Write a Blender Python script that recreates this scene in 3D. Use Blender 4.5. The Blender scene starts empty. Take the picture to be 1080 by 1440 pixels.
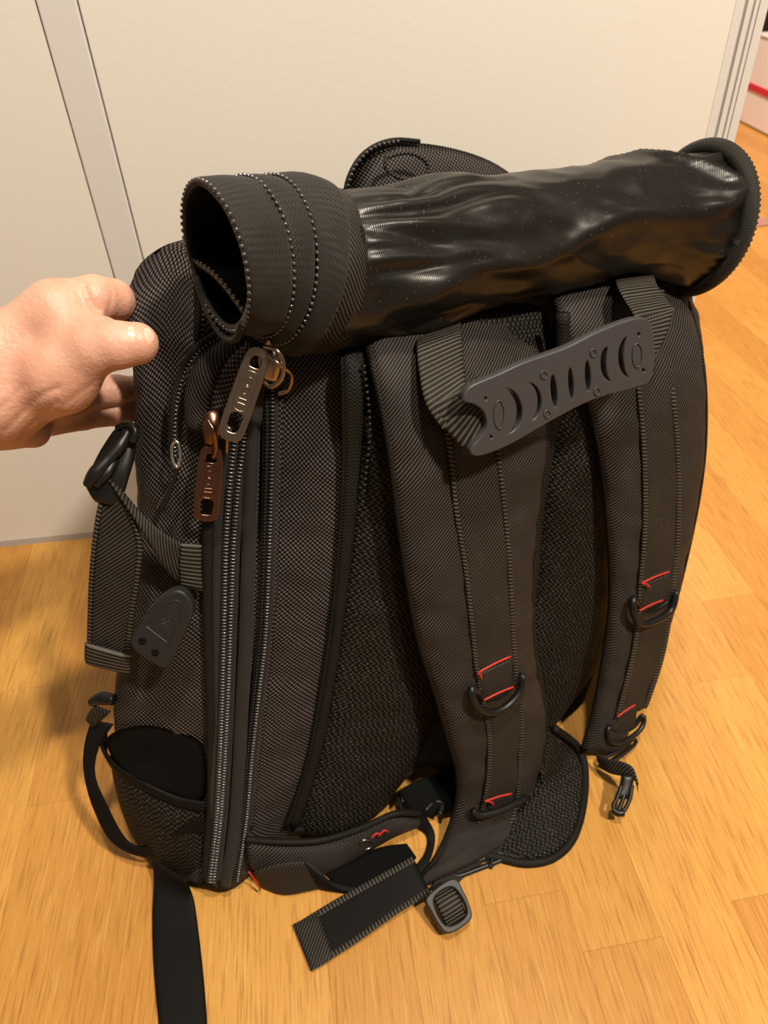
import bpy, bmesh, math, random
import numpy as np
from mathutils import Vector, noise
random.seed(4)
PI = math.pi
SC = bpy.context.scene
COL = SC.collection

# ---------------------------------------------------------------- camera
CAM_H = 0.72
F = 1040.0                                  # focal length in pixels of the 1080x1440 frame
def _cam():
    n = np.array([60, 1210., F]); n /= np.linalg.norm(n)
    fw = np.array([0, 0, 1.])
    Y = fw - n * fw.dot(n); Y /= np.linalg.norm(Y)
    X = np.cross(n, Y)
    a = math.radians(-4.6)
    return X * math.cos(a) - Y * math.sin(a), Y * math.cos(a) + X * math.sin(a), -n
AX, AY, AZ = _cam()
cd = bpy.data.cameras.new('camera'); cam = bpy.data.objects.new('camera', cd); COL.objects.link(cam)
cd.sensor_fit = 'VERTICAL'; cd.sensor_height = 36; cd.lens = F / 1440 * 36; cd.clip_start = 0.01
from mathutils import Matrix
cam.matrix_world = Matrix(((AX[0], -AX[1], -AX[2], 0), (AY[0], -AY[1], -AY[2], 0), (AZ[0], -AZ[1], -AZ[2], CAM_H), (0, 0, 0, 1)))
cd.dof.use_dof = True; cd.dof.focus_distance = 0.52; cd.dof.aperture_fstop = 9.0
SC.camera = cam

# ---------------------------------------------------------------- world, lights, exposure
w = bpy.data.worlds.new('world'); SC.world = w; w.use_nodes = True
w.node_tree.nodes['Background'].inputs[0].default_value = (1.0, 0.84, 0.66, 1)
w.node_tree.nodes['Background'].inputs[1].default_value = 0.15
def area(name, loc, tgt, size, power, color):
    l = bpy.data.lights.new(name, 'AREA'); l.shape = 'DISK'; l.size = size; l.energy = power; l.color = color
    o = bpy.data.objects.new(name, l); COL.objects.link(o); o.location = loc
    o.rotation_euler = (Vector(tgt) - Vector(loc)).to_track_quat('-Z', 'Y').to_euler()
    return o
area('ceiling_light', (0.90, -0.50, 2.30), (0.05, 0.45, 0.2), 0.16, 58, (1.0, 0.87, 0.71))
area('ceiling_light', (0.15, 0.12, 2.35), (0, 0.5, 0), 0.14, 26, (1.0, 0.87, 0.71))
area('ceiling_light', (0.85, 2.1, 2.2), (1.55, 2.3, 0), 0.4, 62, (1.0, 0.74, 0.60))
SC.view_settings.view_transform = 'Standard'; SC.view_settings.look = 'None'
SC.view_settings.exposure = 0.22; SC.view_settings.gamma = 1; SC.view_settings.use_curve_mapping = False

# ---------------------------------------------------------------- pixel to place in the room
def ray(px, py):
    d = np.array([px - 540, py - 720, F]); return np.array([d @ AX, d @ AY, d @ AZ])
ORI = np.array([0, 0, CAM_H])
def G(px, py, z=0.0):                       # on the horizontal plane at height z
    r = ray(px, py); return r * ((z - CAM_H) / r[2]) + ORI
def YP(px, py, Y):                          # at distance Y into the room
    r = ray(px, py); return r * (Y / r[1]) + ORI
def P(px, py, d=0.0, zmin=0.003):           # on the leaning back panel of the bag, d behind it
    r = ray(px, py)
    t = (.365 + .2 * CAM_H + d) / (r[1] - .2 * r[2] - .36 * r[0])
    p = r * t + ORI
    return G(px, py, zmin) if p[2] < zmin else p
VIEW = lambda p: (ORI - np.array(p)) / np.linalg.norm(ORI - np.array(p))

# ---------------------------------------------------------------- materials
def nodes(name):
    m = bpy.data.materials.new(name); m.use_nodes = True
    nt = m.node_tree; return m, nt, nt.nodes['Principled BSDF']
def mth(nt, op, a, b=None, c=None):
    n = nt.nodes.new('ShaderNodeMath'); n.operation = op
    for i, v in enumerate((a, b, c)):
        if v is None: continue
        if isinstance(v, (int, float)): n.inputs[i].default_value = v
        else: nt.links.new(v, n.inputs[i])
    return n.outputs[0]
def mixc(nt, f, a, b):
    n = nt.nodes.new('ShaderNodeMix'); n.data_type = 'RGBA'
    for i, v in ((0, f), (6, a), (7, b)):
        if isinstance(v, tuple): n.inputs[i].default_value = (*v, 1)
        elif isinstance(v, (int, float)): n.inputs[i].default_value = v
        else: nt.links.new(v, n.inputs[i])
    return n.outputs[2]
def tex(nt, kind, vec, **kw):
    n = nt.nodes.new(kind)
    for k, v in kw.items(): n.inputs[k].default_value = v
    if vec is not None: nt.links.new(vec, n.inputs['Vector'])
    return n
def bump(nt, h, dist, strength, bs):
    b = nt.nodes.new('ShaderNodeBump'); b.inputs['Distance'].default_value = dist; b.inputs['Strength'].default_value = strength
    nt.links.new(h, b.inputs['Height']); nt.links.new(b.outputs[0], bs.inputs['Normal'])
def flat(name, col, rough=.5, metal=0, spec=.5, coat=0):
    m, nt, b = nodes(name)
    b.inputs['Base Color'].default_value = (*col, 1); b.inputs['Roughness'].default_value = rough
    b.inputs['Metallic'].default_value = metal; b.inputs['Specular IOR Level'].default_value = spec
    b.inputs['Coat Weight'].default_value = coat
    return m
def cloth(name, dark, light, pitch, kind='basket', rough=.55, bd=.0005, sheen=.0, spec=.13):
    m, nt, b = nodes(name)
    uv = nt.nodes.new('ShaderNodeUVMap').outputs[0]
    s = nt.nodes.new('ShaderNodeSeparateXYZ'); nt.links.new(uv, s.inputs[0])
    nz = tex(nt, 'ShaderNodeTexNoise', uv, Scale=55., Detail=2.)
    wob = mth(nt, 'MULTIPLY', mth(nt, 'SUBTRACT', nz.outputs[0], .5), 1.2)
    k = 2 * PI / pitch
    u = mth(nt, 'ADD', mth(nt, 'MULTIPLY', s.outputs[0], k), wob); v = mth(nt, 'ADD', mth(nt, 'MULTIPLY', s.outputs[1], k), wob)
    if kind == 'basket':
        h = mth(nt, 'MULTIPLY_ADD', mth(nt, 'MULTIPLY', mth(nt, 'SINE', u), mth(nt, 'SINE', v)), .5, .5)
    elif kind == 'twill':
        a = mth(nt, 'SINE', mth(nt, 'ADD', u, v)); c = mth(nt, 'SINE', mth(nt, 'MULTIPLY', v, 2.5))
        h = mth(nt, 'MULTIPLY_ADD', mth(nt, 'ADD', a, mth(nt, 'MULTIPLY', c, .3)), .4, .5)
    elif kind == 'rib':
        h = mth(nt, 'MULTIPLY_ADD', mth(nt, 'SINE', v), .5, .5)
    elif kind == 'herring':
        tri = mth(nt, 'PINGPONG', u, 8.0)
        h = mth(nt, 'MULTIPLY_ADD', mth(nt, 'SINE', mth(nt, 'ADD', tri, v)), .5, .5)
    elif kind == 'mesh':                   # open air-mesh: dark eyelets in a net
        u2 = mth(nt, 'ADD', u, mth(nt, 'MULTIPLY', mth(nt, 'SINE', mth(nt, 'MULTIPLY', v, .5)), 1.1))
        h = mth(nt, 'MULTIPLY_ADD', mth(nt, 'MULTIPLY', mth(nt, 'SINE', u2), mth(nt, 'SINE', v)), -.5, .5)
    f = mth(nt, 'POWER', h, 2.8 if kind in ('basket', 'mesh') else 2.0)
    grime = mth(nt, 'MULTIPLY', f, mth(nt, 'MULTIPLY_ADD', tex(nt, 'ShaderNodeTexNoise', uv, Scale=30., Detail=5.).outputs[0], .9, .5))
    c = mixc(nt, grime, dark, light)
    if kind in ('mesh', 'basket'):           # odd bright filament or lint
        sp = tex(nt, 'ShaderNodeTexNoise', uv, Scale=900., Detail=0.).outputs[0]
        sf = mth(nt, 'MULTIPLY', mth(nt, 'GREATER_THAN', sp, .77), .5 if kind == 'mesh' else .2)
        c = mixc(nt, sf, c, (.35, .30, .25))
    nt.links.new(c, b.inputs['Base Color'])
    b.inputs['Roughness'].default_value = rough; b.inputs['Specular IOR Level'].default_value = spec
    b.inputs['Sheen Weight'].default_value = sheen; b.inputs['Sheen Roughness'].default_value = .5
    bump(nt, h, bd, .8, b)
    return m
M = {}
M['nylon'] = cloth('ballistic nylon', (.0015, .0012, .0012), (.150, .127, .118), .0039, 'basket', rough=.5, bd=.0006)
M['strap'] = cloth('strap twill', (.003, .0025, .0022), (.078, .067, .060), .0034, 'twill', bd=.0004)
M['web'] = cloth('webbing', (.005, .0045, .004), (.066, .057, .046), .0036, 'twill', bd=.0004)
M['rib'] = cloth('ribbed webbing', (.008, .0075, .006), (.085, .076, .060), .0034, 'rib', bd=.0006)
M['tape'] = cloth('zip tape', (.010, .0098, .0085), (.036, .034, .029), .0019, 'herring', bd=.0003, sheen=.06)
M['bind'] = cloth('binding', (.003, .003, .0025), (.022, .020, .016), .0028, 'herring', bd=.0003)
M['mesh'] = cloth('air mesh', (.0015, .0015, .0012), (.046, .041, .031), .0050, 'mesh', rough=.6, bd=.0012)
M['greycloth'] = cloth('grey lining', (.03, .03, .033), (.10, .10, .11), .0022, 'basket', bd=.0002)
M['darkweb'] = cloth('black webbing', (.003, .003, .003), (.012, .011, .010), .0024, 'twill', bd=.0002, spec=.08)
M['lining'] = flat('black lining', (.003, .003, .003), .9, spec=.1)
M['plastic'] = flat('black plastic', (.007, .007, .007), .38, spec=.3)
M['rubber'] = flat('grey rubber', (.042, .041, .044), .42, spec=.4)
M['rubberdark'] = flat('charcoal rubber', (.014, .0145, .015), .5, spec=.35)
M['coil'] = flat('zip coil', (.035, .033, .034), .22, spec=.9, coat=.5)
M['gun'] = flat('gunmetal', (.30, .235, .18), .28, 1.0)
M['copper'] = flat('worn copper metal', (.20, .105, .075), .28, 1.0)
M['steel'] = flat('steel', (.6, .58, .55), .25, 1.0)
M['red'] = flat('red thread', (.45, .02, .012), .6)
def satin():
    m, nt, b = nodes('satin'); uv = nt.nodes.new('ShaderNodeUVMap').outputs[0]
    sp = tex(nt, 'ShaderNodeTexNoise', uv, Scale=420., Detail=1.).outputs[0]
    dust = mth(nt, 'MULTIPLY', mth(nt, 'GREATER_THAN', sp, .72), .5)
    big = tex(nt, 'ShaderNodeTexNoise', uv, Scale=22., Detail=4.).outputs[0]
    nt.links.new(mixc(nt, dust, mixc(nt, big, (.004, .0035, .003), (.013, .011, .009)), (.10, .09, .07)), b.inputs['Base Color'])
    b.inputs['Roughness'].default_value = .31; b.inputs['Specular IOR Level'].default_value = .36
    s = nt.nodes.new('ShaderNodeSeparateXYZ'); nt.links.new(uv, s.inputs[0])
    th = mth(nt, 'SINE', mth(nt, 'MULTIPLY', s.outputs[1], 5200.))
    w1 = tex(nt, 'ShaderNodeTexNoise', uv, Scale=16., Detail=2., Distortion=.4).outputs[0]
    bump(nt, mth(nt, 'ADD', mth(nt, 'MULTIPLY', th, .009), w1), .0035, .55, b)
    return m
M['satin'] = satin()
def skinm():
    m, nt, b = nodes('skin'); g = nt.nodes.new('ShaderNodeNewGeometry').outputs['Position']
    n1 = tex(nt, 'ShaderNodeTexNoise', g, Scale=38., Detail=5.).outputs[0]
    c = mixc(nt, n1, (.50, .235, .165), (.66, .40, .295))
    nt.links.new(c, b.inputs['Base Color']); b.inputs['Roughness'].default_value = .48
    b.inputs['Subsurface Weight'].default_value = .25; b.inputs['Subsurface Radius'].default_value = (.010, .004, .002); b.inputs['Subsurface Scale'].default_value = .6
    n2 = tex(nt, 'ShaderNodeTexNoise', g, Scale=260., Detail=4.).outputs[0]
    n3 = tex(nt, 'ShaderNodeTexVoronoi', g, Scale=420.).outputs[0]
    bump(nt, mth(nt, 'ADD', n2, mth(nt, 'MULTIPLY', n3, .4)), .0009, .5, b)
    return m
M['skin'] = skinm()
M['nail'] = flat('nail', (.72, .43, .33), .25)
def paint(name, col, rough=.45, bs=900.):
    m, nt, b = nodes(name); g = nt.nodes.new('ShaderNodeNewGeometry').outputs['Position']
    n1 = tex(nt, 'ShaderNodeTexNoise', g, Scale=3., Detail=3.).outputs[0]
    n2 = tex(nt, 'ShaderNodeTexNoise', g, Scale=bs * .2, Detail=3.).outputs[0]
    nt.links.new(mixc(nt, n1, tuple(c * .96 for c in col), col), b.inputs['Base Color'])
    b.inputs['Roughness'].default_value = rough; b.inputs['Specular IOR Level'].default_value = .35
    bump(nt, n2, .0004, .35, b); return m
M['door'] = paint('door paint', (.72, .695, .64), .42)
M['frame'] = paint('frame paint', (.64, .62, .595), .4)
M['cabinet'] = paint('white lacquer', (.85, .80, .78), .3)
M['redstripe'] = flat('red stripe', (.62, .02, .05), .4)
M['dark'] = flat('dark wall', (.02, .018, .016), .8)
M['kick'] = flat('base strip', (.42, .40, .38), .5)
M['thresh'] = flat('threshold', (.40, .20, .15), .45)
M['sub'] = flat('subfloor', (.30, .14, .04), .9)
def wood():
    m, nt, b = nodes('oak plank'); g = nt.nodes.new('ShaderNodeNewGeometry').outputs['Position']
    oi = nt.nodes.new('ShaderNodeObjectInfo').outputs['Random']
    mp = nt.nodes.new('ShaderNodeMapping'); mp.inputs['Rotation'].default_value = (0, 0, math.radians(2.8)); mp.inputs['Scale'].default_value = (1, .045, 1)
    cb = nt.nodes.new('ShaderNodeCombineXYZ')
    nt.links.new(mth(nt, 'MULTIPLY', oi, 7.), cb.inputs[0]); nt.links.new(mth(nt, 'MULTIPLY', oi, 31.), cb.inputs[1])
    nt.links.new(cb.outputs[0], mp.inputs['Location']); nt.links.new(g, mp.inputs['Vector'])
    v = mp.outputs[0]
    big = tex(nt, 'ShaderNodeTexNoise', v, Scale=26., Detail=5., Roughness=.6, Distortion=.5).outputs[0]
    fine = tex(nt, 'ShaderNodeTexNoise', v, Scale=330., Detail=4., Roughness=.65).outputs[0]
    pore = mth(nt, 'SMOOTH_MIN', mth(nt, 'MULTIPLY', mth(nt, 'MAXIMUM', mth(nt, 'SUBTRACT', fine, .53), 0.), 6.), 1., .1)
    base = mixc(nt, mth(nt, 'MULTIPLY', mth(nt, 'SUBTRACT', oi, 0.0), 1.), (.47, .225, .046), (.60, .325, .075))
    c = mixc(nt, mth(nt, 'MULTIPLY', big, .55), base, (.38, .165, .030))
    c = mixc(nt, mth(nt, 'MULTIPLY', pore, .30), c, (.72, .46, .16))
    dk = tex(nt, 'ShaderNodeTexNoise', v, Scale=430., Detail=3., Roughness=.6).outputs[0]
    c = mixc(nt, mth(nt, 'MINIMUM', mth(nt, 'MULTIPLY', mth(nt, 'MAXIMUM', mth(nt, 'SUBTRACT', dk, .5), 0.), 3.6), .75), c, (.28, .115, .020))
    knot = tex(nt, 'ShaderNodeTexVoronoi', v, Scale=9.).outputs[0]
    c = mixc(nt, mth(nt, 'MULTIPLY', mth(nt, 'LESS_THAN', knot, .035), .45), c, (.22, .085, .02))
    nt.links.new(c, b.inputs['Base Color']); b.inputs['Roughness'].default_value = .36
    b.inputs['Specular IOR Level'].default_value = .35
    bump(nt, fine, .0003, .25, b); return m
M['wood'] = wood()

# ---------------------------------------------------------------- object helpers
def add(name, me, parent=None, mat=None, smooth=True):
    if mat is not None: me.materials.append(M[mat] if isinstance(mat, str) else mat)
    if smooth: me.polygons.foreach_set('use_smooth', [True] * len(me.polygons))
    o = bpy.data.objects.new(name, me); COL.objects.link(o)
    if parent is not None: o.parent = parent
    return o
def raw(name, verts, faces, parent=None, mat=None, uv=None, smooth=True):
    me = bpy.data.meshes.new(name)
    me.from_pydata([tuple(map(float, v)) for v in verts], [], faces)
    if uv is not None:
        l = me.uv_layers.new(name='UVMap')
        for lp in me.loops: l.data[lp.index].uv = uv[lp.vertex_index]
    me.update()
    return add(name, me, parent, mat, smooth)
def tag(o, label=None, cat=None, kind=None, group=None):
    if label: o['label'] = label
    if cat: o['category'] = cat
    if kind: o['kind'] = kind
    if group: o['group'] = group
    return o
def cat(pts, n, closed=False):
    """Catmull-Rom through the points, resampled evenly by length."""
    p = np.array(pts, float); m = len(p)
    if closed: q = np.vstack([p[-1], p, p[0], p[1]]); segs = m
    else: q = np.vstack([2 * p[0] - p[1], p, 2 * p[-1] - p[-2]]); segs = m - 1
    out = []
    K = max(6, int(3 * n / segs) + 1)
    for i in range(segs):
        a, b, c, d = q[i:i + 4]
        for k in range(K):
            t = k / K
            out.append(.5 * ((2 * b) + (c - a) * t + (2 * a - 5 * b + 4 * c - d) * t * t + (3 * b - a - 3 * c + d) * t ** 3))
    out.append(p[0] if closed else p[-1]); out = np.array(out)
    s = np.r_[0, np.cumsum(np.linalg.norm(np.diff(out, axis=0), axis=1))]
    tt = np.linspace(0, s[-1], n + 1 if closed else n)
    if closed: tt = tt[:-1]
    return np.stack([np.interp(tt, s, out[:, k]) for k in range(out.shape[1])], 1)
def nrm(v):
    v = np.asarray(v, float); return v / (np.linalg.norm(v, axis=-1, keepdims=True) + 1e-12)
def bx(name, lo, hi, mat, parent=None, bev=0.0):
    bm = bmesh.new(); bmesh.ops.create_cube(bm, size=1)
    lo, hi = np.array(lo), np.array(hi)
    for v in bm.verts: v.co = Vector(((lo + hi) / 2 + np.array(v.co) * (hi - lo)).tolist())
    if bev: bmesh.ops.bevel(bm, geom=bm.edges[:], offset=bev, segments=2, profile=.5, affect='EDGES')
    me = bpy.data.meshes.new(name); bm.to_mesh(me); bm.free()
    return add(name, me, parent, mat, smooth=False)
def tube(name, pts, r, mat, parent=None, n=40, closed=False, k=8, ell=1.0, jitter=0):
    c = cat(pts, n, closed); m = len(c)
    T = nrm(np.roll(c, -1, 0) - np.roll(c, 1, 0)) if closed else nrm(np.gradient(c, axis=0))
    s = np.r_[0, np.cumsum(np.linalg.norm(np.diff(c, axis=0), axis=1))]
    rr = np.interp(np.linspace(0, 1, m), np.linspace(0, 1, len(r)), r) if isinstance(r, (list, tuple)) else np.full(m, r)
    V = []; UV = []
    for i in range(m):
        vw = VIEW(c[i]); a = nrm(np.cross(T[i], vw)); b = nrm(np.cross(a, T[i]))
        for j in range(k):
            t = 2 * PI * j / k
            V.append(c[i] + a * rr[i] * math.cos(t) + b * rr[i] * ell * math.sin(t)); UV.append((j / k * 2 * PI * rr[i], s[i]))
    Fc = []
    for i in range(m if closed else m - 1):
        for j in range(k):
            i2 = (i + 1) % m; Fc.append((i * k + j, i * k + (j + 1) % k, i2 * k + (j + 1) % k, i2 * k + j))
    if not closed: Fc += [tuple(range(k))[::-1], tuple((m - 1) * k + j for j in range(k))]
    return raw(name, V, Fc, parent, mat, UV)
def pad(name, L, R, thick, mat, parent=None, n=50, k=14, edge=6.0, bulge=0.0, dent=0.0, wrinkle=0.0, sink=.5, closed=False, seed=0):
    """A solid band between two edge curves: thick = full thickness, rounded edges, bulge = pillow height."""
    L = cat(L, n, closed); R = cat(R, n, closed)
    mid = (L + R) / 2; T = nrm(np.gradient(mid, axis=0)); A = (R - L); W = np.linalg.norm(A, axis=1)
    N = nrm(np.cross(T, A))
    for i in range(n):
        if N[i] @ VIEW(mid[i]) < 0 and not closed: pass
    flip = np.sign(np.mean(np.sum(N * nrm(ORI - mid), axis=1))) or 1; N = N * flip
    s = np.r_[0, np.cumsum(np.linalg.norm(np.diff(mid, axis=0), axis=1))]
    ss = np.sin(np.linspace(-PI / 2, PI / 2, k)); V = []; UV = []
    for i in range(n):
        te = min(1, min(i, n - 1 - i) / 1.5 + .15) if not closed else 1
        for side in (1, -1):
            for q in (ss if side == 1 else ss[::-1]):
                h = (1 - abs(q) ** edge) ** .5 * thick * .5 * te
                if side == 1: h += bulge * (1 - q * q) - dent * math.exp(-(q / .25) ** 2)
                off = side * h
                if wrinkle and side == 1:
                    off += wrinkle * (noise.noise(Vector((s[i] * 40 + seed, q * 2, seed))) + .5 * noise.noise(Vector((s[i] * 90, q * 5, seed + 3))))
                V.append(mid[i] + A[i] * .5 * q + N[i] * off); UV.append((q * W[i] * .5, s[i]))
    K = 2 * k; Fc = []
    for i in range(n - 1):
        for j in range(K):
            Fc.append((i * K + j, i * K + (j + 1) % K, (i + 1) * K + (j + 1) % K, (i + 1) * K + j))
    Fc += [tuple(range(K))[::-1], tuple((n - 1) * K + j for j in range(K))]
    return raw(name, V, Fc, parent, mat, UV)
def puff(name, outline, d, mat, parent=None, bulge=.01, back=.01, n=64, rings=8, fn=P, power=.5, wrinkle=0):
    """A cushion inside a closed pixel outline."""
    o = np.array([fn(*q) if len(q) == 3 else fn(q[0], q[1], d) for q in outline])
    o = cat(o, n, True); c = o.mean(0)
    nn = nrm(sum(np.cross(o[i] - c, o[(i + 1) % n] - c) for i in range(n)))
    if nn @ VIEW(c) < 0: nn = -nn
    ex = nrm(np.cross([0, 0, 1.], nn)); ey = np.cross(nn, ex)
    V = []; Fc = []
    for side in (1, -1):
        base = len(V)
        for r in range(rings):
            f = 1 - r / rings; h = (bulge if side == 1 else back) * (1 - f ** 2.4) ** power
            for q in o:
                p = c + (q - c) * f + nn * h * side
                if wrinkle and side == 1 and r: p = p + nn * wrinkle * noise.noise(Vector((p * 45).tolist()))
                V.append(p)
        V.append(c + nn * (bulge if side == 1 else back) * side)
        for r in range(rings - 1):
            for j in range(n):
                a = base + r * n + j; b = base + r * n + (j + 1) % n
                q = (a, b, b + n, a + n); Fc.append(q if side == 1 else q[::-1])
        for j in range(n):
            t = (base + (rings - 1) * n + j, base + (rings - 1) * n + (j + 1) % n, base + rings * n); Fc.append(t if side == 1 else t[::-1])
    s2 = rings * n + 1
    for j in range(n): Fc.append((j, s2 + j, s2 + (j + 1) % n, (j + 1) % n))
    UV = [((v - c) @ ex, (v - c) @ ey) for v in V]
    return raw(name, V, Fc, parent, mat, UV)
def coil(name, pts, pitch, r, parent, closed=False, mat='coil', stretch=1.0):
    """A row of zip teeth along a curve: small beads, one mesh."""
    q = cat(pts, 400, closed); L = np.linalg.norm(np.diff(q, axis=0), axis=1).sum()
    n = int(L / pitch); c = cat(pts, n, closed); T = nrm(np.gradient(c, axis=0))
    V = []; Fc = []
    ring = [(math.cos(a), math.sin(a)) for a in np.arange(6) * PI / 3]
    for i in range(n):
        vw = VIEW(c[i]); a = nrm(np.cross(T[i], vw)); b = np.cross(a, T[i]); s0 = len(V)
        V.append(c[i] + b * r)
        for h, rr in ((.6, .8), (-.3, 1)):
            for ca, sa in ring: V.append(c[i] + b * r * h + (a * ca * stretch + T[i] * sa * .62 * pitch / (2 * r) ) * r * rr)
        for j in range(6):
            j2 = (j + 1) % 6
            Fc += [(s0, s0 + 1 + j, s0 + 1 + j2), (s0 + 1 + j, s0 + 7 + j, s0 + 7 + j2, s0 + 1 + j2)]
    o = raw(name, V, Fc, parent, mat); o['kind'] = 'stuff'; return o
def shape2d(name, loops, depth, bevel, org, ex, ey, mat, parent=None, res=2):
    """A flat plate with holes from 2D loops (metres), mapped on the plane org+x*ex+y*ey, normal towards the viewer."""
    cu = bpy.data.curves.new(name, 'CURVE'); cu.dimensions = '2D'; cu.fill_mode = 'BOTH'; cu.extrude = depth / 2; cu.bevel_depth = bevel; cu.bevel_resolution = res
    for lp in loops:
        sp = cu.splines.new('POLY'); sp.points.add(len(lp) - 1); sp.use_cyclic_u = True
        for p, q in zip(sp.points, lp): p.co = (q[0], q[1], 0, 1)
    t = bpy.data.objects.new('t', cu); COL.objects.link(t)
    dg = bpy.context.evaluated_depsgraph_get(); me = bpy.data.meshes.new_from_object(t.evaluated_get(dg))
    bpy.data.objects.remove(t); bpy.data.curves.remove(cu)
    n = nrm(np.cross(ex, ey)); n = n if n @ VIEW(org) > 0 else -n
    for v in me.vertices: v.co = Vector((org + ex * v.co.x + ey * v.co.y + n * v.co.z).tolist())
    me.materials.clear(); me.name = name
    o = add(name, me, parent, mat, smooth=False)
    return o
def ell2(cx, cy, a, b, n=20, rot=0):
    return [(cx + a * math.cos(t) * math.cos(rot) - b * math.sin(t) * math.sin(rot), cy + a * math.cos(t) * math.sin(rot) + b * math.sin(t) * math.cos(rot)) for t in np.arange(n) * 2 * PI / n]
def PL(lst, d=None): return [P(q[0], q[1], q[2] if len(q) > 2 else d) for q in lst]

# ================================================================ SETTING
WY = 0.844
floor = bpy.data.objects.new('floor', None); COL.objects.link(floor); tag(floor, kind='structure')
bx('subfloor', (-1.2, -.3, -.03), (3.2, 4.2, -.0125), 'sub', floor)
PW = .0737; ROT = math.radians(2.8)
unit = {}
def plank(k, t0, t1):
    L = round(t1 - t0, 3)
    if L not in unit:
        bm = bmesh.new(); bmesh.ops.create_cube(bm, size=1)
        for v in bm.verts: v.co = Vector((v.co.x * (PW - .00012), v.co.y * (L - .00012), v.co.z * .012))
        bmesh.ops.bevel(bm, geom=[e for e in bm.edges if e.verts[0].co.z > 0 and e.verts[1].co.z > 0], offset=.00014, segments=1, affect='EDGES')
        me = bpy.data.meshes.new('plank'); bm.to_mesh(me); bm.free(); me.materials.append(M['wood']); unit[L] = me
    o = bpy.data.objects.new('plank', unit[L]); COL.objects.link(o); o.parent = floor
    s = .773 - PW * (k + .5); t = (t0 + t1) / 2
    o.location = (s * math.cos(ROT) - t * math.sin(ROT), s * math.sin(ROT) + t * math.cos(ROT), -.006); o.rotation_euler = (0, 0, ROT)
fixed = {4: [.459, .0], 5: [.230, .70], 14: [.443, -.05], 3: [.575, .10], 15: [.60], 13: [.05, .62]}
for k in range(-14, 20):
    j = fixed.get(k, [random.uniform(-.1, .4)])
    lo = min(j); hi = max(j); cuts = sorted(j)
    while cuts[0] > -.25: cuts.insert(0, round(cuts[0] - .62, 3))
    end = 3.2 if k < 5 else 1.0
    while cuts[-1] < end: cuts.append(round(cuts[-1] + .62, 3))
    cuts = [round(c, 3) for c in cuts]
    s = .773 - PW * (k + .5)
    for a, b in zip(cuts, cuts[1:]):
        if s > .55 and b < .45 * (s - .1): continue       # never in view
        if s > 1.0 and b < 1.0: continue
        plank(k, a, b)
# door leaf, its frame strip, post of the frame
d1 = bx('door_1', (-.1895, WY, .012), (.4445, WY + .04, 2.05), 'door', bev=.0015); tag(d1, kind='structure')
l = bx('wall_left', (-1.3, WY + .002, .008), (-.2270, WY + .06, 2.4), 'door'); tag(l, kind='structure')
t1 = bx('trim_1', (-.2262, WY - .001, .010), (-.1908, WY + .05, 2.4), 'frame', bev=.0015); tag(t1, kind='structure')
bx('groove', (-.2275, WY + .002, .01), (-.2258, WY + .03, 2.4), 'kick', t1)
b1 = bx('baseboard_back', (-1.3, WY + .001, .0), (.46, WY + .045, .0115), 'kick'); tag(b1, kind='structure')
t2 = tag(bpy.data.objects.new('trim_2', None), kind='structure'); COL.objects.link(t2)
for x0, x1, y0 in ((.4447, .4535, WY + .0008), (.4535, .4570, WY + .004), (.4570, .4625, WY), (.4625, .4650, WY + .003), (.4650, .4685, WY), (.4685, .4700, WY + .0025), (.4700, .4790, WY)):
    bx('moulding', (x0, y0, 0.0), (x1, WY + .06, 2.4), 'frame', t2)
th = pad('trim_3', [(1.0, 1.795, .002), (1.3, 1.815, .002), (1.9, 1.86, .002)], [(1.0, 1.845, .002), (1.3, 1.865, .002), (1.9, 1.91, .002)], .008, 'thresh', n=6); tag(th, kind='structure')
wf = bx('wall_back', (.5, 4.0, 0), (3.2, 4.06, 2.4), 'dark'); tag(wf, kind='structure')
# white low cabinet in the next room
cab = tag(bpy.data.objects.new('cabinet', None), 'white low cabinet with a red stripe standing on the floor beyond the door frame', 'cabinet'); COL.objects.link(cab); cab.location = (1.8, 2.5, 0)
def kid(o, p):
    o.parent = p; o.matrix_parent_inverse = Matrix.Translation(-Vector(p.location)); return o
kid(bx('body', (1.577, 2.2, .004), (2.0, 2.79, .262), 'cabinet', bev=.004), cab)
kid(bx('stripe', (1.5735, 2.2, .108), (1.5775, 2.789, .128), 'redstripe'), cab)
kid(bx('top', (1.574, 2.19, .2625), (2.0, 2.80, .272), 'cabinet', bev=.003), cab)

# ================================================================ BACKPACK
BP = bpy.data.objects.new('backpack', None); COL.objects.link(BP)
tag(BP, 'black woven backpack standing upright on the wooden floor, its top rolled down', 'backpack')
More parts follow.
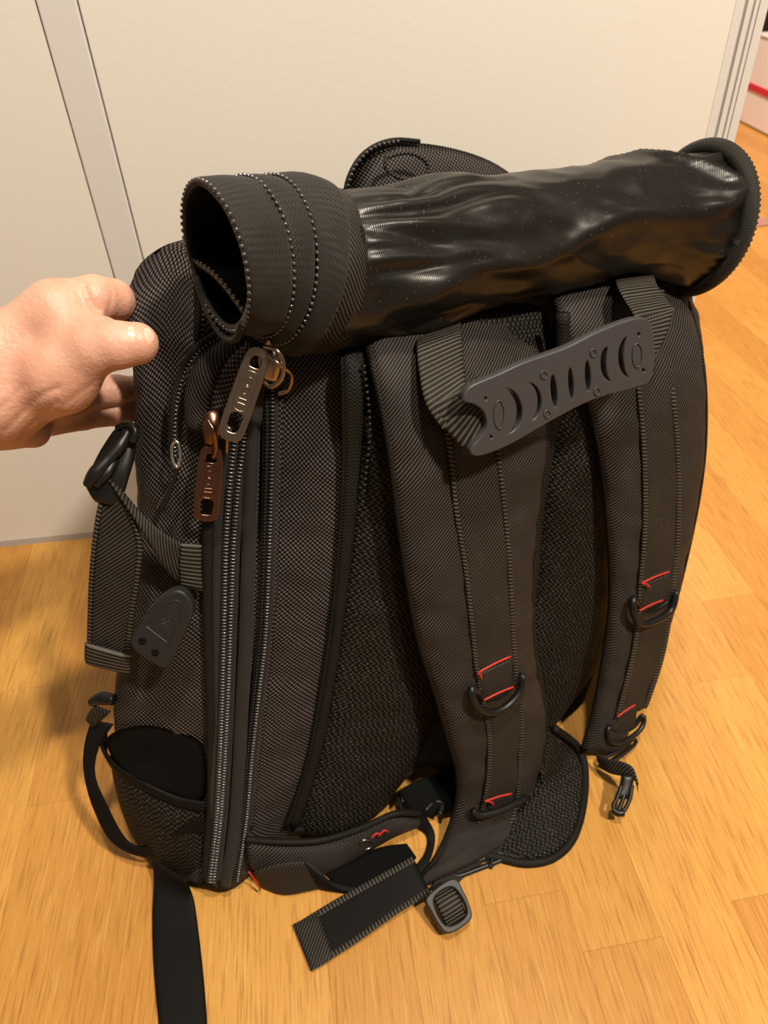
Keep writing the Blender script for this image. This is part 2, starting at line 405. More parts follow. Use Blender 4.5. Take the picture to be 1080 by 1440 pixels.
# --- main shell
cols = [
 [(188,383,.11),(176,420,.11),(181,470,.10),(190,560,.10),(192,660,.10),(188,780,.10),(170,900,.10),(160,980,.10),(168,1060,.10),(190,1140,.09),(212,1212,.065)],
 [(236,352,.10),(238,430,.085),(243,520,.070),(245,600,.062),(243,700,.055),(238,800,.052),(230,900,.050),(225,1000,.052),(228,1080,.055),(236,1160,.05),(255,1236,.03)],
 [(300,380,.075),(292,470,.06),(290,560,.050),(291,660,.042),(289,760,.037),(291,880,.033),(294,1000,.028),(293,1120,.022),(290,1246,.0)],
 [(385,420,.05),(382,500,.042),(385,600,.035),(381,700,.030),(374,820,.025),(363,940,.020),(352,1060,.012),(342,1160,.005),(328,1250,.0)],
 [(490,430,.03),(484,520,.012),(484,640,.006),(478,760,.003),(466,880,.002),(450,990,.002),(432,1080,.002),(412,1150,.006),(396,1195,.02)],
 [(600,430,.02),(600,520,.022),(596,650,.03),(588,800,.03),(580,950,.04),(578,1040,.05),(578,1084,.07)],
 [(760,420,.02),(760,520,.022),(755,700,.03),(740,850,.04),(722,960,.05),(705,1030,.07),(695,1050,.08)],
 [(900,408,.02),(892,560,.022),(872,700,.03),(842,840,.04),(804,940,.05),(790,985,.06),(790,1012,.08)],
 [(968,408,.03),(986,480,.04),(986,600,.05),(972,700,.06),(935,800,.07),(880,885,.08),(842,930,.09),(828,965,.10)]]
NR = 110
C3 = [cat(PL(c), NR) for c in cols]
c0, c8 = C3[0], C3[-1]
back = [c8 + [-.02, .06, 0], c8 + [-.05, .14, 0], (c8 + c0) / 2 + [.04, .20, 0], c0 + [.09, .17, 0], c0 + [.045, .09, 0]]
for b in back: b[:, 2] = np.clip(b[:, 2], .003, .50)
ctrl = C3 + back
loops = []
for i in range(NR): loops.append(cat([c[i] for c in ctrl], 200, True))
loops = np.array(loops)
NC = 200
U = np.zeros((NR, NC)); Vv = np.zeros((NR, NC))
for i in range(NR):
    dl = np.linalg.norm(np.roll(loops[i], -1, 0) - loops[i], axis=1); U[i] = np.r_[0, np.cumsum(dl)[:-1]]
U = U.mean(0)[None, :].repeat(NR, 0)
Vv[1:] = np.cumsum(np.linalg.norm(np.diff(loops, axis=0), axis=2).mean(1))[:, None]
V = []; UV = []
for i in range(NR):
    ce = loops[i].mean(0)
    for j in range(NC):
        p = loops[i][j]; o = nrm((p - ce) * [1, 1, .2])
        a = noise.noise(Vector((p * 22).tolist())) * .0035 + noise.noise(Vector((p[0] * 30 + p[2] * 25, p[1] * 30, p[2] * 60))) * .002
        V.append(p + o * a); UV.append((U[i, j], Vv[i, j]))
Fc = [(i * NC + j, i * NC + (j + 1) % NC, (i + 1) * NC + (j + 1) % NC, (i + 1) * NC + j) for i in range(NR - 1) for j in range(NC)]
# closed top and bottom
def cap(row, dz, order):
    global V, UV, Fc
    ce = loops[row].mean(0); prev = row * NC
    for f, h in ((.97, .006), (.85, .014), (.6, .02), (.3, .02)):
        s = len(V)
        for j in range(NC):
            q = ce + (loops[row][j] - ce) * f; q = q + [0, 0, h * dz]; V.append(q); UV.append((U[row, j] * f, -h if dz > 0 else Vv[row, j] + h))
        for j in range(NC):
            q = (prev + j, s + j, s + (j + 1) % NC, prev + (j + 1) % NC); Fc.append(q if order else q[::-1])
        prev = s
    Fc.append(tuple(prev + j for j in range(NC)))
cap(0, 1, True); cap(NR - 1, .0, False)
shell = raw('shell', V, Fc, BP, 'nylon', UV)

# --- front compartment standing up behind the roll
hump = puff('front_compartment', [(482,300),(490,262),(500,236),(520,212),(555,200),(620,205),(680,222),(722,247),(770,290),(760,340),(500,345)], .24, 'nylon', BP, bulge=.018, back=.05)
hc = PL([(488,268),(497,240),(515,216),(535,204),(560,199)], .225)
tube('binding', PL([(484,276),(491,248),(506,222),(528,205),(556,197),(590,199)], .232), .0022, 'bind', hump)
coil('zipper_coil', hc, .0044, .0019, hump)
tube('seam', PL([(545,222),(575,215),(600,228),(598,246),(570,252),(545,240)], .205), .0018, 'nylon', hump, closed=True)

# --- binding and piping along the left edge of the back panel
pad('panel_binding', PL([(480,470,.06),(480,508),(483,640),(477,760),(466,880),(450,985),(430,1080),(404,1160)], -.004), PL([(513,468,.06),(513,508),(508,640),(497,760),(482,880),(466,985),(446,1080),(418,1165)], -.006), .006, 'bind', BP, n=60, bulge=.002)
tube('piping', PL([(482,470,.06),(482,508),(484,640),(478,760),(466,880),(450,985),(431,1080),(402,1165)], -.004), .0022, 'bind', BP, n=60)

# --- air-mesh back panel: two cushions with a raised seam between
mp1 = pad('back_cushion', PL([(514,462,.06),(512,500,.02),(507,620),(496,740),(480,860),(463,960),(442,1060),(420,1130),(412,1170)], .004), PL([(772,400,.06),(772,440,.03),(770,600),(752,740),(715,880),(668,960),(615,1010),(575,1080),(532,1138)], .004), .016, 'mesh', BP, n=70, k=24, bulge=.014, wrinkle=.002)
mp2 = pad('back_cushion', PL([(772,400,.06),(772,440,.03),(772,600),(756,740),(738,860),(715,950),(690,1020),(686,1042)], .006), PL([(830,400,.06),(838,470,.02),(860,600),(864,740),(860,860),(838,930),(800,985),(768,1026)], .006), .016, 'mesh', BP, n=60, k=20, bulge=.012, wrinkle=.002)
tube('seam_ridge', PL([(792,440),(788,520),(772,620),(756,720),(748,820),(735,900)], -.018), .0055, 'bind', BP, n=40, ell=.8)
tube('piping', PL([(412,1166),(470,1162),(530,1140),(556,1104),(580,1060),(610,1010)], -.002), .0035, 'bind', BP)
puff('lining_panel', [(560,1098),(575,1050),(610,1000),(650,1000),(648,1090),(600,1078)], .012, 'greycloth', BP, bulge=.003, back=.003)
for a, b, c in (((512,515),(520,600),(512,690)), ((524,520),(535,600),(548,680))):
    coil('zipper_coil', PL([a, b, c], -.018), .0045, .0018, BP, mat='plastic')

# --- shoulder straps
def strap(L, R, WL, WR, dd, wd, label, redl, rings):
    def dcur(lst, off=0): return [P(x, y, np.interp(y, dd[0], dd[1]) + off) for x, y in lst]
    s = pad('shoulder_strap', dcur(L), dcur(R), .016, 'strap', BP, n=90, k=22, edge=5, bulge=.004, wrinkle=.0025, seed=len(L))
    s['label'] = label
    tube('edge_binding', dcur(L, .002), .0033, 'bind', s, n=80); tube('edge_binding', dcur(R, .002), .0033, 'bind', s, n=80)
    pad('webbing', dcur(WL, wd), dcur(WR, wd), .0035, 'web', s, n=90, k=12, edge=14, wrinkle=.0012, seed=7)
    for cu, sg in ((WL, 1), (WR, -1)):
        pad('webbing_edge', dcur([(x - 3, y) for x, y in cu], wd - .0012), dcur([(x + 4, y) for x, y in cu], wd - .0012), .003, 'rib', s, n=90, k=6, edge=6)
    for a, b in redl:
        tube('red_stitching', [P(x, y, np.interp(y, dd[0], dd[1]) + wd - .007) for x, y in (a, ((a[0] + b[0]) / 2 + 1, (a[1] + b[1]) / 2 - 1.5), b)], .0009, 'red', s, n=10, k=6)
    return s, dcur
sL, dL = strap(
 [(514,460),(520,490),(540,580),(553,660),(563,740),(575,820),(590,900),(612,970),(632,1040),(645,1090),(641,1140),(618,1200),(578,1256)],
 [(732,402),(738,432),(762,540),(768,620),(758,700),(750,780),(747,860),(752,930),(765,1000),(762,1060),(746,1120),(724,1175),(682,1208)],
 [(602,445),(606,470),(620,560),(633,640),(641,720),(654,800),(663,880),(671,950),(684,1010),(688,1060),(682,1120),(664,1180),(640,1222)],
 [(662,428),(668,452),(692,560),(700,640),(709,720),(716,800),(720,880),(725,950),(733,1010),(731,1060),(727,1120),(713,1175),(692,1210)],
 ([400, 450, 485, 600, 800, 1000, 1150, 1260], [.06, .035, -.010, -.034, -.044, -.052, -.058, -.06]), -.012,
 'left shoulder strap with its lower end lying on the floor',
 [((672,946),(718,923)), ((672,946),(677,954)), ((680,985),(722,966)), ((682,1127),(719,1116)), ((682,1127),(694,1131))], [])
sR, dR = strap(
 [(781,405),(785,432),(822,540),(845,640),(856,740),(860,840),(849,930),(836,1000),(820,1056)],
 [(952,385),(958,400),(984,500),(990,600),(982,690),(962,790),(938,880),(912,950),(868,1056)],
 [(882,398),(884,420),(897,540),(905,640),(906,740),(900,820),(893,900),(880,960),(866,1012)],
 [(928,390),(930,412),(944,540),(952,640),(953,740),(947,810),(940,870),(928,930),(906,996)],
 ([395, 415, 440, 600, 800, 1000, 1060], [.05, .02, -.010, -.026, -.034, -.044, -.05]), -.012,
 'right shoulder strap hanging free of the floor',
 [((902,820),(941,804)), ((902,820),(914,826)), ((899,859),(932,844)), ((868,1008),(893,991))], [])
# metal-look plastic D rings on the straps
def ring(name, pts, d0, r, par, dc, closed=True):
    tube(name, [dc([(x, y)], o)[0] for x, y, o in pts], r, 'plastic', par, n=60, closed=closed, k=10)
ring('d_ring', [(664,968,-.016),(668,990,-.020),(688,1002,-.022),(712,994,-.022),(732,972,-.020),(734,950,-.016),(722,962,-.012),(700,978,-.012),(680,980,-.012)], 0, .0034, sL, dL)
ring('d_ring', [(664,1140,-.016),(676,1146,-.020),(702,1140,-.022),(732,1126,-.020),(738,1122,-.016)], 0, .0036, sL, dL, closed=False)
ring('d_ring', [(892,842,-.016),(891,862,-.020),(902,877,-.022),(922,873,-.022),(944,858,-.020),(950,832,-.016),(938,846,-.012),(918,858,-.012),(902,858,-.012)], 0, .0034, sR, dR)
ring('d_ring', [(857,1022,-.014),(857,1040,-.018),(872,1044,-.020),(892,1034,-.020),(904,1020,-.018),(904,1006,-.014),(890,1022,-.012),(872,1030,-.012)], 0, .0026, sR, dR)
# webbing loops that hold the D rings
for sp, dc, a in ((sL, dL, [(672,948),(720,926),(722,970),(680,990)]), (sR, dR, [(902,822),(942,806),(936,848),(900,864)]), (sL, dL, [(684,1124),(722,1114),(722,1134),(686,1146)]), (sR, dR, [(868,1006),(896,990),(894,1022),(866,1036)])):
    pad('ring_loop', dc([a[0], a[3]], -.014), dc([a[1], a[2]], -.014), .003, 'web', sp, n=10, k=8, edge=10)
# strap lower ends
tri = tube('slide_bar', [P(x, y, -.062) for x, y in ((636,1222),(668,1212),(702,1200),(706,1208),(672,1222),(642,1232))], .0024, 'plastic', sL, closed=True, n=50)
pad('tail_webbing', [P(x, y, -.062) for x, y in ((630,1228),(612,1240),(600,1252))], [P(x, y, -.062) for x, y in ((690,1205),(655,1232),(640,1246))], .003, 'web', sL, n=12)
lk = bpy.data.objects.new('strap_adjuster', None); COL.objects.link(lk); lk.parent = BP
oc = G(633, 1276, .020)
ax1 = nrm(G(655, 1250, .02) - G(612, 1292, .02)); exl = nrm(G(652, 1262, .02) - G(616, 1284, .02)); eyl = nrm(np.cross([0, 0, 1.], exl)); eyl = nrm(eyl + [0, 0, .35])
pts2 = [(-.0145, .016), (.0125, .018), (.0155, .006), (.0140, -.010), (.009, -.016), (-.011, -.016), (-.0155, -.008), (-.0165, .006)]
frm = shape2d('frame', [cat(pts2, 40, True).tolist(), cat([(-.0118, .013), (.0105, .0135), (.0115, -.0115), (-.0118, -.0115)], 24, True).tolist()], .006, .0012, oc, exl, eyl, 'rubberdark', BP)
lk.name = 'tmp'; bpy.data.objects.remove(lk); frm.name = 'strap_adjuster'
pad('webbing', [oc + exl * -.0115 + eyl * t + np.array([0, 0, h]) for t, h in ((.017, -.002), (.006, .006), (-.004, .006), (-.013, -.003))], [oc + exl * .0105 + eyl * t + np.array([0, 0, h]) for t, h in ((.017, -.002), (.006, .006), (-.004, .006), (-.013, -.003))], .002, 'rib', frm, n=20, k=6)

# --- right strap: ladder bar, short webbing and hanging clip
tube('slide_bar', [P(x, y, -.058, .012) for x, y in ((846,1068),(866,1058),(890,1040),(893,1046),(872,1064),(852,1074))], .0020, 'plastic', sR, closed=True, n=40)
wb = [G(836,1062,.018), G(852,1070,.026), G(872,1074,.034), G(888,1082,.036), G(890,1096,.030)]
pad('tail_webbing', [p + [0, 0, .005] for p in wb], [p + [.002, -.012, -.005] for p in wb], .0024, 'web', sR, n=24, k=6)
cl = pad('clip', [G(874,1088,.034), G(870,1108,.027), G(864,1124,.022)], [G(893,1088,.034), G(889,1108,.027), G(884,1124,.022)], .008, 'plastic', sR, n=14, k=8, edge=4)
for a in ([(874,1104),(868,1122),(862,1134),(866,1140)], [(889,1104),(886,1122),(880,1136),(874,1142)], [(881,1106),(876,1124),(869,1142)]):
    tube('clip_arm', [G(x, y, .030 - (y - 1104) * .0003) for x, y in a], .0021, 'plastic', cl, n=14)
tube('clip_end', [G(861,1137,.019), G(868,1143,.018), G(877,1143,.018)], .0036, 'plastic', cl, n=10)

# --- carry handle
for nm, pts in (('a', 0),):
    # left anchor: band coming down from under the roll, folding forward into the grip
    pad('handle_webbing', PL([(584,455,.03),(585,485,-.02),(588,520,-.038),(598,568,-.055),(622,604,-.066)]), PL([(647,435,.03),(649,468,-.02),(652,505,-.040),(656,548,-.058),(662,556,-.068)]), .003, 'rib', BP, n=26, k=10, edge=10)
    pad('handle_webbing', PL([(600,572,-.056),(628,606,-.066),(656,634,-.074),(672,634,-.074)]), PL([(652,546,-.062),(664,562,-.070),(680,572,-.074),(694,580,-.074)]), .003, 'rib', BP, n=22, k=10, edge=10)
    pad('handle_webbing', PL([(862,390,.02),(868,406,-.02),(878,424,-.035),(892,446,-.055)]), PL([(918,382,.02),(924,400,-.02),(934,416,-.035),(948,434,-.055)]), .003, 'rib', BP, n=22, k=10, edge=10)
    pad('handle_webbing', PL([(948,434,-.056),(936,472,-.066),(912,516,-.074)]), PL([(898,450,-.058),(896,480,-.068),(890,520,-.074)]), .003, 'rib', BP, n=22, k=10, edge=10)
HO = P(785, 540, -.078); hx = nrm(P(905, 485, -.078) - P(660, 590, -.078)); hy0 = P(660, 545, -.078) - P(668, 634, -.078); hy = nrm(hy0 - hx * (hy0 @ hx)); hn = nrm(np.cross(hx, hy))
def h2(cx, cy):                                   # crop coordinates of the handle study to plate coordinates
    r = ray(580 + cx / 2.842, 380 + cy / 2.842); t = ((HO - ORI) @ hn) / (r @ hn); q = r * t + ORI - HO
    return (q @ hx, q @ hy)
def crop_ell(cx, cy, a, b, n=22, rot=0): return [h2(x, y) for x, y in ell2(cx, cy, a, b, n, rot)]
outl = [(205,490),(232,460),(330,418),(430,372),(540,334),(620,303),(720,252),(820,212),(885,194),(922,198),(945,240),(952,320),(948,392),(930,438),(880,458),(790,482),(700,512),(600,560),(480,628),(370,690),(262,730),(225,716),(262,670),(292,620),(282,560),(240,525),(198,514)]
holes = [[(345,462),(385,465),(415,495),(433,545),(428,600),(400,638),(366,653),(392,615),(402,565),(390,510)],
         [(432,440),(470,442),(497,468),(510,515),(500,570),(462,604),(480,560),(486,510),(470,465)],
         [(772,298),(750,310),(737,350),(740,400),(758,432),(788,447),(772,410),(767,360)],
         [(848,254),(822,280),(808,325),(812,380),(830,415),(858,430),(842,390),(836,330)]]
lp = [[h2(*q) for q in outl]] + [cat([h2(*q) for q in h], 30, True).tolist() for h in holes]
lp += [crop_ell(555, 478, 17, 72, rot=-.08), crop_ell(623, 448, 15, 70, rot=-.06), crop_ell(690, 418, 16, 68, rot=-.04)]
lp += [crop_ell(x, y, 10, 13, 12) for x, y in ((283,507),(305,660),(893,252),(912,395))]
lp[0] = cat(lp[0], 120, True).tolist()
grip = shape2d('handle_grip', lp, .0045, .0011, HO, hx, hy, 'rubber', BP); grip['label'] = 'grey rubber grip with crescent cutouts'
for (x, y, a, b) in ((335,570,20,56),(885,335,19,48),(513,412,13,15),(527,568,13,15),(710,325,12,15),(725,478,12,15)):
    e = crop_ell(x, y, a, b, 28)
    tube('raised_ring', [HO + hx * p + hy * q + hn * (.0036 if hn @ VIEW(HO) > 0 else -.0036) for p, q in e], .0006, 'rubber', grip, closed=True, n=40, k=6)
    
# --- zips down the left side
def side(lst, off): 
    """on the zip side of the shell; off towards the viewer"""
    out = []
    for x, y in lst:
        dd = [np.interp(y, [q[1] for q in c], [q[2] for q in c]) for c in (cols[2], cols[3], cols[4])]
        xx = [np.interp(y, [q[1] for q in c], [q[0] for q in c]) for c in (cols[2], cols[3], cols[4])]
        out.append(P(x, y, np.interp(x, xx, dd) - off))
    return out
zA = [(338,610),(330,680),(324,760),(321,850),(318,950),(314,1050),(308,1150),(298,1240)]
zB = [(392,480),(384,540),(383,620),(381,700),(378,800),(373,900),(364,980),(355,1060),(347,1150),(334,1238)]
def shift(l, a, b=None): b = a if b is None else b; n = len(l) - 1; return [(x + a + (b - a) * i / n, y) for i, (x, y) in enumerate(l)]
tA = pad('zipper_tape', side(shift(zA, -30, -12), .006), side(shift(zA, 16, 12), .006), .004, 'tape', BP, n=70, k=10)
for l, off in ((-7, .011), (6, .011)):
    coil('zipper_coil', side(shift(zA, l * 1.0, l * .35), off), .0029, .0018, tA, stretch=1.6)
tB = pad('zipper_tape', side(shift(zB, -16, -8), .005), side(shift(zB, 10, 6), .005), .004, 'tape', BP, n=70, k=10)
coil('zipper_coil', side(zB, .0095), .0029, .0019, tB, stretch=1.3)
coil('zipper_coil', side(shift(zB, -10, -5), .0085), .0029, .0014, tB, mat='plastic')
tube('zip_flap', side([(366,520),(356,600),(352,700),(349,800),(346,900),(340,1000),(335,1100),(328,1180),(316,1246)], .008), .0055, 'tape', BP, n=70, ell=.7, k=12)
tube('side_piping', side([(300,560),(294,650),(292,760),(293,880),(297,1000),(298,1120),(290,1240)], .006), .0045, 'bind', BP, n=70, ell=.7)
tube('side_piping', side([(395,560),(392,640),(390,720),(386,810),(380,900),(372,980),(362,1070),(352,1165)], .004), .0022, 'nylon', BP, n=60)
# folded fabric at the mouth of the open compartment
f0 = pad('mouth_fold', PL([(262,600,.050),(262,545,.050),(285,500,.050),(330,468,.045)]), PL([(296,610,.038),(300,560,.036),(318,520,.034),(352,490,.030)]), .010, 'strap', BP, n=30, bulge=.004)
pad('mouth_fold', PL([(296,605,.040),(300,550,.036),(320,505,.032),(350,478,.028)]), PL([(322,620,.034),(330,570,.030),(345,530,.026),(372,500,.022)]), .010, 'nylon', BP, n=30, bulge=.004)
cz = coil('zipper_coil', PL([(246,640,.048),(246,600,.048),(250,560,.048),(262,520,.048),(285,490,.045),(318,470,.040)]), .0030, .0018, BP)
tube('side_piping', PL([(242,640,.050),(242,600,.050),(246,556,.050),(259,515,.050),(282,484,.047),(318,464,.042)]), .0026, 'bind', BP)
coil('zipper_coil', PL([(284,392,.06),(286,430,.058),(285,478,.055)]), .0030, .0019, BP)
tube('side_piping', PL([(277,385,.062),(279,430,.060),(278,480,.057)]), .003, 'bind', BP)
# small zip pull with its cord
sp = tube('small_zip_pull', PL([(243,624,.036),(250,622,.034),(254,640,.032),(250,657,.032),(244,650,.034),(242,636,.036)]), .0012, 'steel', BP, closed=True, n=30); sp['label'] = 'small metal zip pull'
tube('cord', PL([(248,655,.034),(246,672,.036),(236,695,.040),(226,716,.044)]), [.0022, .0016, .0022, .003], 'plastic', sp)

# --- two large zip pulls
def pull(name, top, bot, w, d0, d1, mat, label):
    T = P(*top, d0); B = P(*bot, d1); ey = T - B; Ln = np.linalg.norm(ey); ey = ey / Ln; C = (T + B) / 2
    vw = VIEW(C); ex = nrm(np.cross(ey, vw)); h = Ln / 2
    ol = cat([(-w * .30, h), (w * .30, h), (w * .46, h * .72), (w * .5, h * .2), (w * .5, -h * .75), (w * .32, -h), (-w * .32, -h), (-w * .5, -h * .75), (-w * .5, h * .2), (-w * .46, h * .72)], 60, True).tolist()
    h1 = cat([(-w * .2, h * .86), (w * .2, h * .86), (w * .24, h * .62), (-w * .24, h * .62)], 24, True).tolist()
    hh = cat([(-w * .27, -h * .42), (w * .27, -h * .42), (w * .3, -h * .72), (w * .2, -h * .86), (-w * .2, -h * .86), (-w * .3, -h * .72)], 30, True).tolist()
    o = shape2d(name, [ol, h1, hh], .0016, .0007, C, ex, ey, mat, BP); o['label'] = label
    n = nrm(np.cross(ex, ey)); n = n if n @ vw > 0 else -n
    at = lambda x, y, z=.0015: C + ex * x + ey * y + n * z
    e = cat([(-w * .30, h * .40), (0, h * .52), (w * .30, h * .40), (w * .30, -h * .28), (-w * .30, -h * .28)], 40, True)
    tube('raised_border', [at(*q) for q in e], .0004, mat, o, closed=True, n=40, k=6)
    for yy in (-.20, -.10): tube('raised_bar', [at(-w * .2, h * yy), at(0, h * yy), at(w * .2, h * yy)], .0005, mat, o, n=8, k=6)
    for cx, cy in ((0, .30), (0, .10)):
        tube('raised_mark', [at(w * .14 * math.cos(t) + cx, h * cy + h * .085 * math.sin(t)) for t in np.arange(8) * PI / 4], .00045, mat, o, closed=True, n=24, k=6)
    return o, C, ex, ey, n
pu, C, ex, ey, n = pull('zip_pull', (366, 492), (322, 616), .0155, -.014, -.018, 'gun', 'bronze coloured upper zip pull')
pl_, C2, ex2, ey2, n2 = pull('zip_pull', (298, 630), (289, 730), .0165, .016, .018, 'copper', 'copper coloured lower zip pull')
for q, mt, pr, r in (([(372,488,-.016),(388,492,-.026),(398,508,-.028),(396,532,-.026),(382,544,-.020),(370,536,-.014)], 'gun', pu, .0017), ([(376,498,-.020),(392,512,-.028),(410,528,-.022),(406,548,-.014),(392,554,-.008)], 'gun', pu, .0015), ([(372,494,-.006),(380,480,-.012),(386,500,-.02)], 'steel', pu, .0012)):
    tube('slider_loop', PL(q), r, mt, pr, n=40, k=8)
pad('slider', PL([(366,492,.006),(362,510,.004),(370,534,.006)]), PL([(392,490,.006),(398,512,.004),(390,540,.006)]), .007, 'gun', pu, n=14, k=8, edge=3)
pad('slider', PL([(286,580,.022),(284,600,.016),(288,624,.018)]), PL([(312,574,.022),(314,598,.016),(306,624,.018)]), .008, 'copper', pl_, n=16, k=8, edge=3, bulge=.002)
tube('slider_loop', PL([(292,590,.008),(300,606,.002),(304,630,.006),(300,644,.010)]), .0017, 'copper', pl_, n=20)
tube('slider_stem', PL([(322,600,-.006),(320,618,.002),(319,638,.008)]), [.0028, .0016, .0010], 'gun', pu, n=20)

# --- side compression strap, its buckle, long hanging tail
s1 = pad('side_strap', PL([(146,668,.055),(172,706,.045),(205,756,.036),(232,800,.032),(254,824,.030)]), PL([(160,676,.055),(196,718,.045),(230,748,.036),(262,764,.028),(284,768,.026)]), .003, 'web', BP, n=30, k=8, edge=10)
pad('sewn_end', PL([(254,764,.026),(252,795,.026),(254,826,.026)]), PL([(284,766,.024),(284,798,.024),(286,832,.024)]), .003, 'rib', s1, n=16, k=8)
s2 = pad('hanging_strap', PL([(146,676,.062),(134,730,.060),(126,800,.062),(123,870,.066),(122,930,.070)]), PL([(168,690,.050),(198,755,.045),(196,810,.046),(186,880,.052),(182,940,.058)]), .003, 'web', BP, n=50, k=12, edge=10, wrinkle=.001)
pad('webbing_edge', PL([(146,676,.060),(134,730,.058),(126,800,.060),(123,870,.064),(122,930,.068)]), PL([(152,680,.058),(141,732,.056),(133,802,.058),(130,872,.062),(129,932,.066)]), .003, 'rib', s2, n=50, k=6)
pad('webbing_edge', PL([(164,690,.050),(191,755,.045),(189,810,.046),(179,880,.052),(175,940,.058)]), PL([(170,692,.048),(199,757,.043),(197,812,.044),(187,882,.050),(183,942,.056)]), .003, 'rib', s2, n=50, k=6)
pad('folded_end', PL([(119,903,.064),(119,928,.066),(124,934,.066)]), PL([(186,922,.050),(185,944,.052),(182,948,.052)]), .006, 'rib', s2, n=14, k=10)
bk = pad('side_buckle', PL([(164,602,.080),(140,636,.072),(121,676,.064),(124,690,.062),(134,706,.06)]), PL([(192,600,.070),(190,640,.060),(182,670,.054),(172,700,.054),(160,712,.054)]), .010, 'plastic', BP, n=26, k=10, edge=4)
tube('buckle_arm', PL([(180,606,.064),(168,628,.058),(150,648,.054),(132,668,.052),(124,682,.054)]), [.004, .005, .004, .0052, .004], 'plastic', bk, n=30)
tube('buckle_frame', PL([(166,602,.074),(180,597,.064),(190,606,.058),(186,622,.056)]), .0028, 'plastic', bk, n=30)
pad('female_half', PL([(150,640,.062),(138,660,.056),(122,680,.056)]), PL([(170,646,.058),(158,668,.050),(140,686,.050)]), .008, 'plastic', bk, n=14, k=8, edge=4)

# --- rubber cable-port cover
uc = P(230, 880, .022); ud = nrm(P(252, 835, .020) - P(212, 918, .026)); uvw = VIEW(uc); uex = nrm(np.cross(ud, uvw)); un = nrm(np.cross(uex, ud)); un = un if un @ uvw > 0 else -un
def u2(px, py):
    r = ray(px, py); t = ((uc - ORI) @ un) / (r @ un); q = r * t + ORI - uc; return (q @ uex, q @ ud)
uo = cat([u2(*q) for q in ((190,900),(207,868),(228,842),(250,830),(264,838),(269,858),(258,886),(246,912),(234,932),(212,920))], 60, True).tolist()
usb = shape2d('port_cover', [uo], .006, .0022, uc, uex, ud, 'rubberdark', BP, res=3); usb['label'] = 'charcoal rubber cable port cover'
ua = lambda px, py, z=.0052: uc + uex * u2(px, py)[0] + ud * u2(px, py)[1] + un * z
tube('raised_line', [ua(*q) for q in ((211,872),(228,852),(246,840),(256,844),(257,860),(247,882),(240,896))], .0006, 'rubberdark', usb, n=40, k=6)
tube('raised_line', [ua(208, 876), ua(222, 887), ua(238, 899)], .0007, 'rubber', usb, n=10, k=6)
tube('cable_symbol', [ua(232, 866), ua(234, 872), ua(237, 877)], .0004, 'rubber', usb, n=8, k=5)
tube('cable_symbol', [ua(229, 872), ua(234, 872), ua(240, 868)], .0004, 'rubber', usb, n=8, k=5)
for hx_, hy_ in ((203, 896), (221, 912)):
    tube('contact_hole', [ua(hx_ - 3, hy_ - 2), ua(hx_ + 2, hy_ - 2), ua(hx_ + 3, hy_ + 2), ua(hx_ - 2, hy_ + 3)], .0012, 'lining', usb, closed=True, n=16, k=6)

# --- bottle pocket, lower buckle and loop at the left
pk = pad('bottle_pocket', PL([(154,1046,.100),(172,1084,.075),(205,1108,.052),(250,1126,.035),(288,1132,.020)]), PL([(202,1192,.085),(208,1205,.075),(235,1226,.05),(262,1236,.03),(290,1244,.01)]), .005, 'mesh', BP, n=30, k=14, bulge=.006)
pad('pocket_hem', PL([(150,1028,.115),(142,1046,.105),(162,1074,.080),(205,1100,.050),(250,1120,.032),(288,1128,.016)]), PL([(152,1044,.115),(150,1062,.105),(168,1090,.078),(208,1114,.048),(252,1134,.030),(288,1142,.014)]), .004, 'darkweb', pk, n=40, k=8)
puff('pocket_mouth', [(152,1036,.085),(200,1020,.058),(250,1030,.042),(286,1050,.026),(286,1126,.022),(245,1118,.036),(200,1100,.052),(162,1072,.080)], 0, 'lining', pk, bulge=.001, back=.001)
lb = pad('lower_strap', PL([(128,1012,.11),(118,1050,.105),(118,1090,.098),(132,1140,.085),(158,1185,.070),(205,1206,.050),(250,1196,.030),(284,1172,.012)]), PL([(160,1018,.10),(140,1050,.10),(134,1088,.095),(150,1130,.080),(178,1180,.064),(205,1190,.050),(240,1172,.030),(284,1146,.012)]), .003, 'darkweb', BP, n=60, k=8)
tube('lower_buckle', PL([(128,988,.10),(142,982,.095),(160,984,.088)]), [.004, .006, .005], 'plastic', lb, n=16)
pad('buckle_web', PL([(120,1012,.105),(126,1000,.10),(134,992,.098)]), PL([(130,1024,.105),(144,1012,.10),(156,1000,.096)]), .004, 'web', lb, n=12)

# --- tail webbing lying on the floor towards the viewer
tw = pad('floor_strap', [G(214,1208,.030), G(216,1240,.010), G(214,1290,.004), G(216,1360,.004), G(224,1450,.006), G(232,1540,.008)], [G(262,1238,.024), G(272,1262,.008), G(278,1300,.003), G(286,1370,.003), G(292,1450,.003), G(296,1540,.003)], .003, 'darkweb', BP, n=40, k=10, edge=10)

# --- hip belt
hbL = pad('hip_belt', PL([(346,1180,-.006),(400,1184,-.012),(455,1182,-.022),(510,1166,-.030),(556,1146,-.034),(590,1146,-.032)]), PL([(348,1216,-.006),(400,1240,-.012),(460,1226,-.02),(510,1198,-.028),(556,1172,-.034),(590,1158,-.034)]), .012, 'strap', BP, n=50, k=12, edge=4, bulge=.002)
hbL['label'] = 'left wing of the hip belt curling forward'
tube('belt_binding', PL([(346,1180,-.010),(400,1184,-.018),(455,1181,-.028),(510,1164,-.038),(556,1144,-.042),(592,1144,-.040)]), .003, 'bind', hbL, n=50)
lw = pad('belt_webbing', PL([(356,1226,-.020),(390,1216,-.030),(425,1212,-.036),(448,1222,-.040)]), PL([(366,1246,-.012),(400,1258,-.014),(440,1252,-.02),(468,1244,-.03)]), .003, 'web', hbL, n=26, k=10, edge=10)
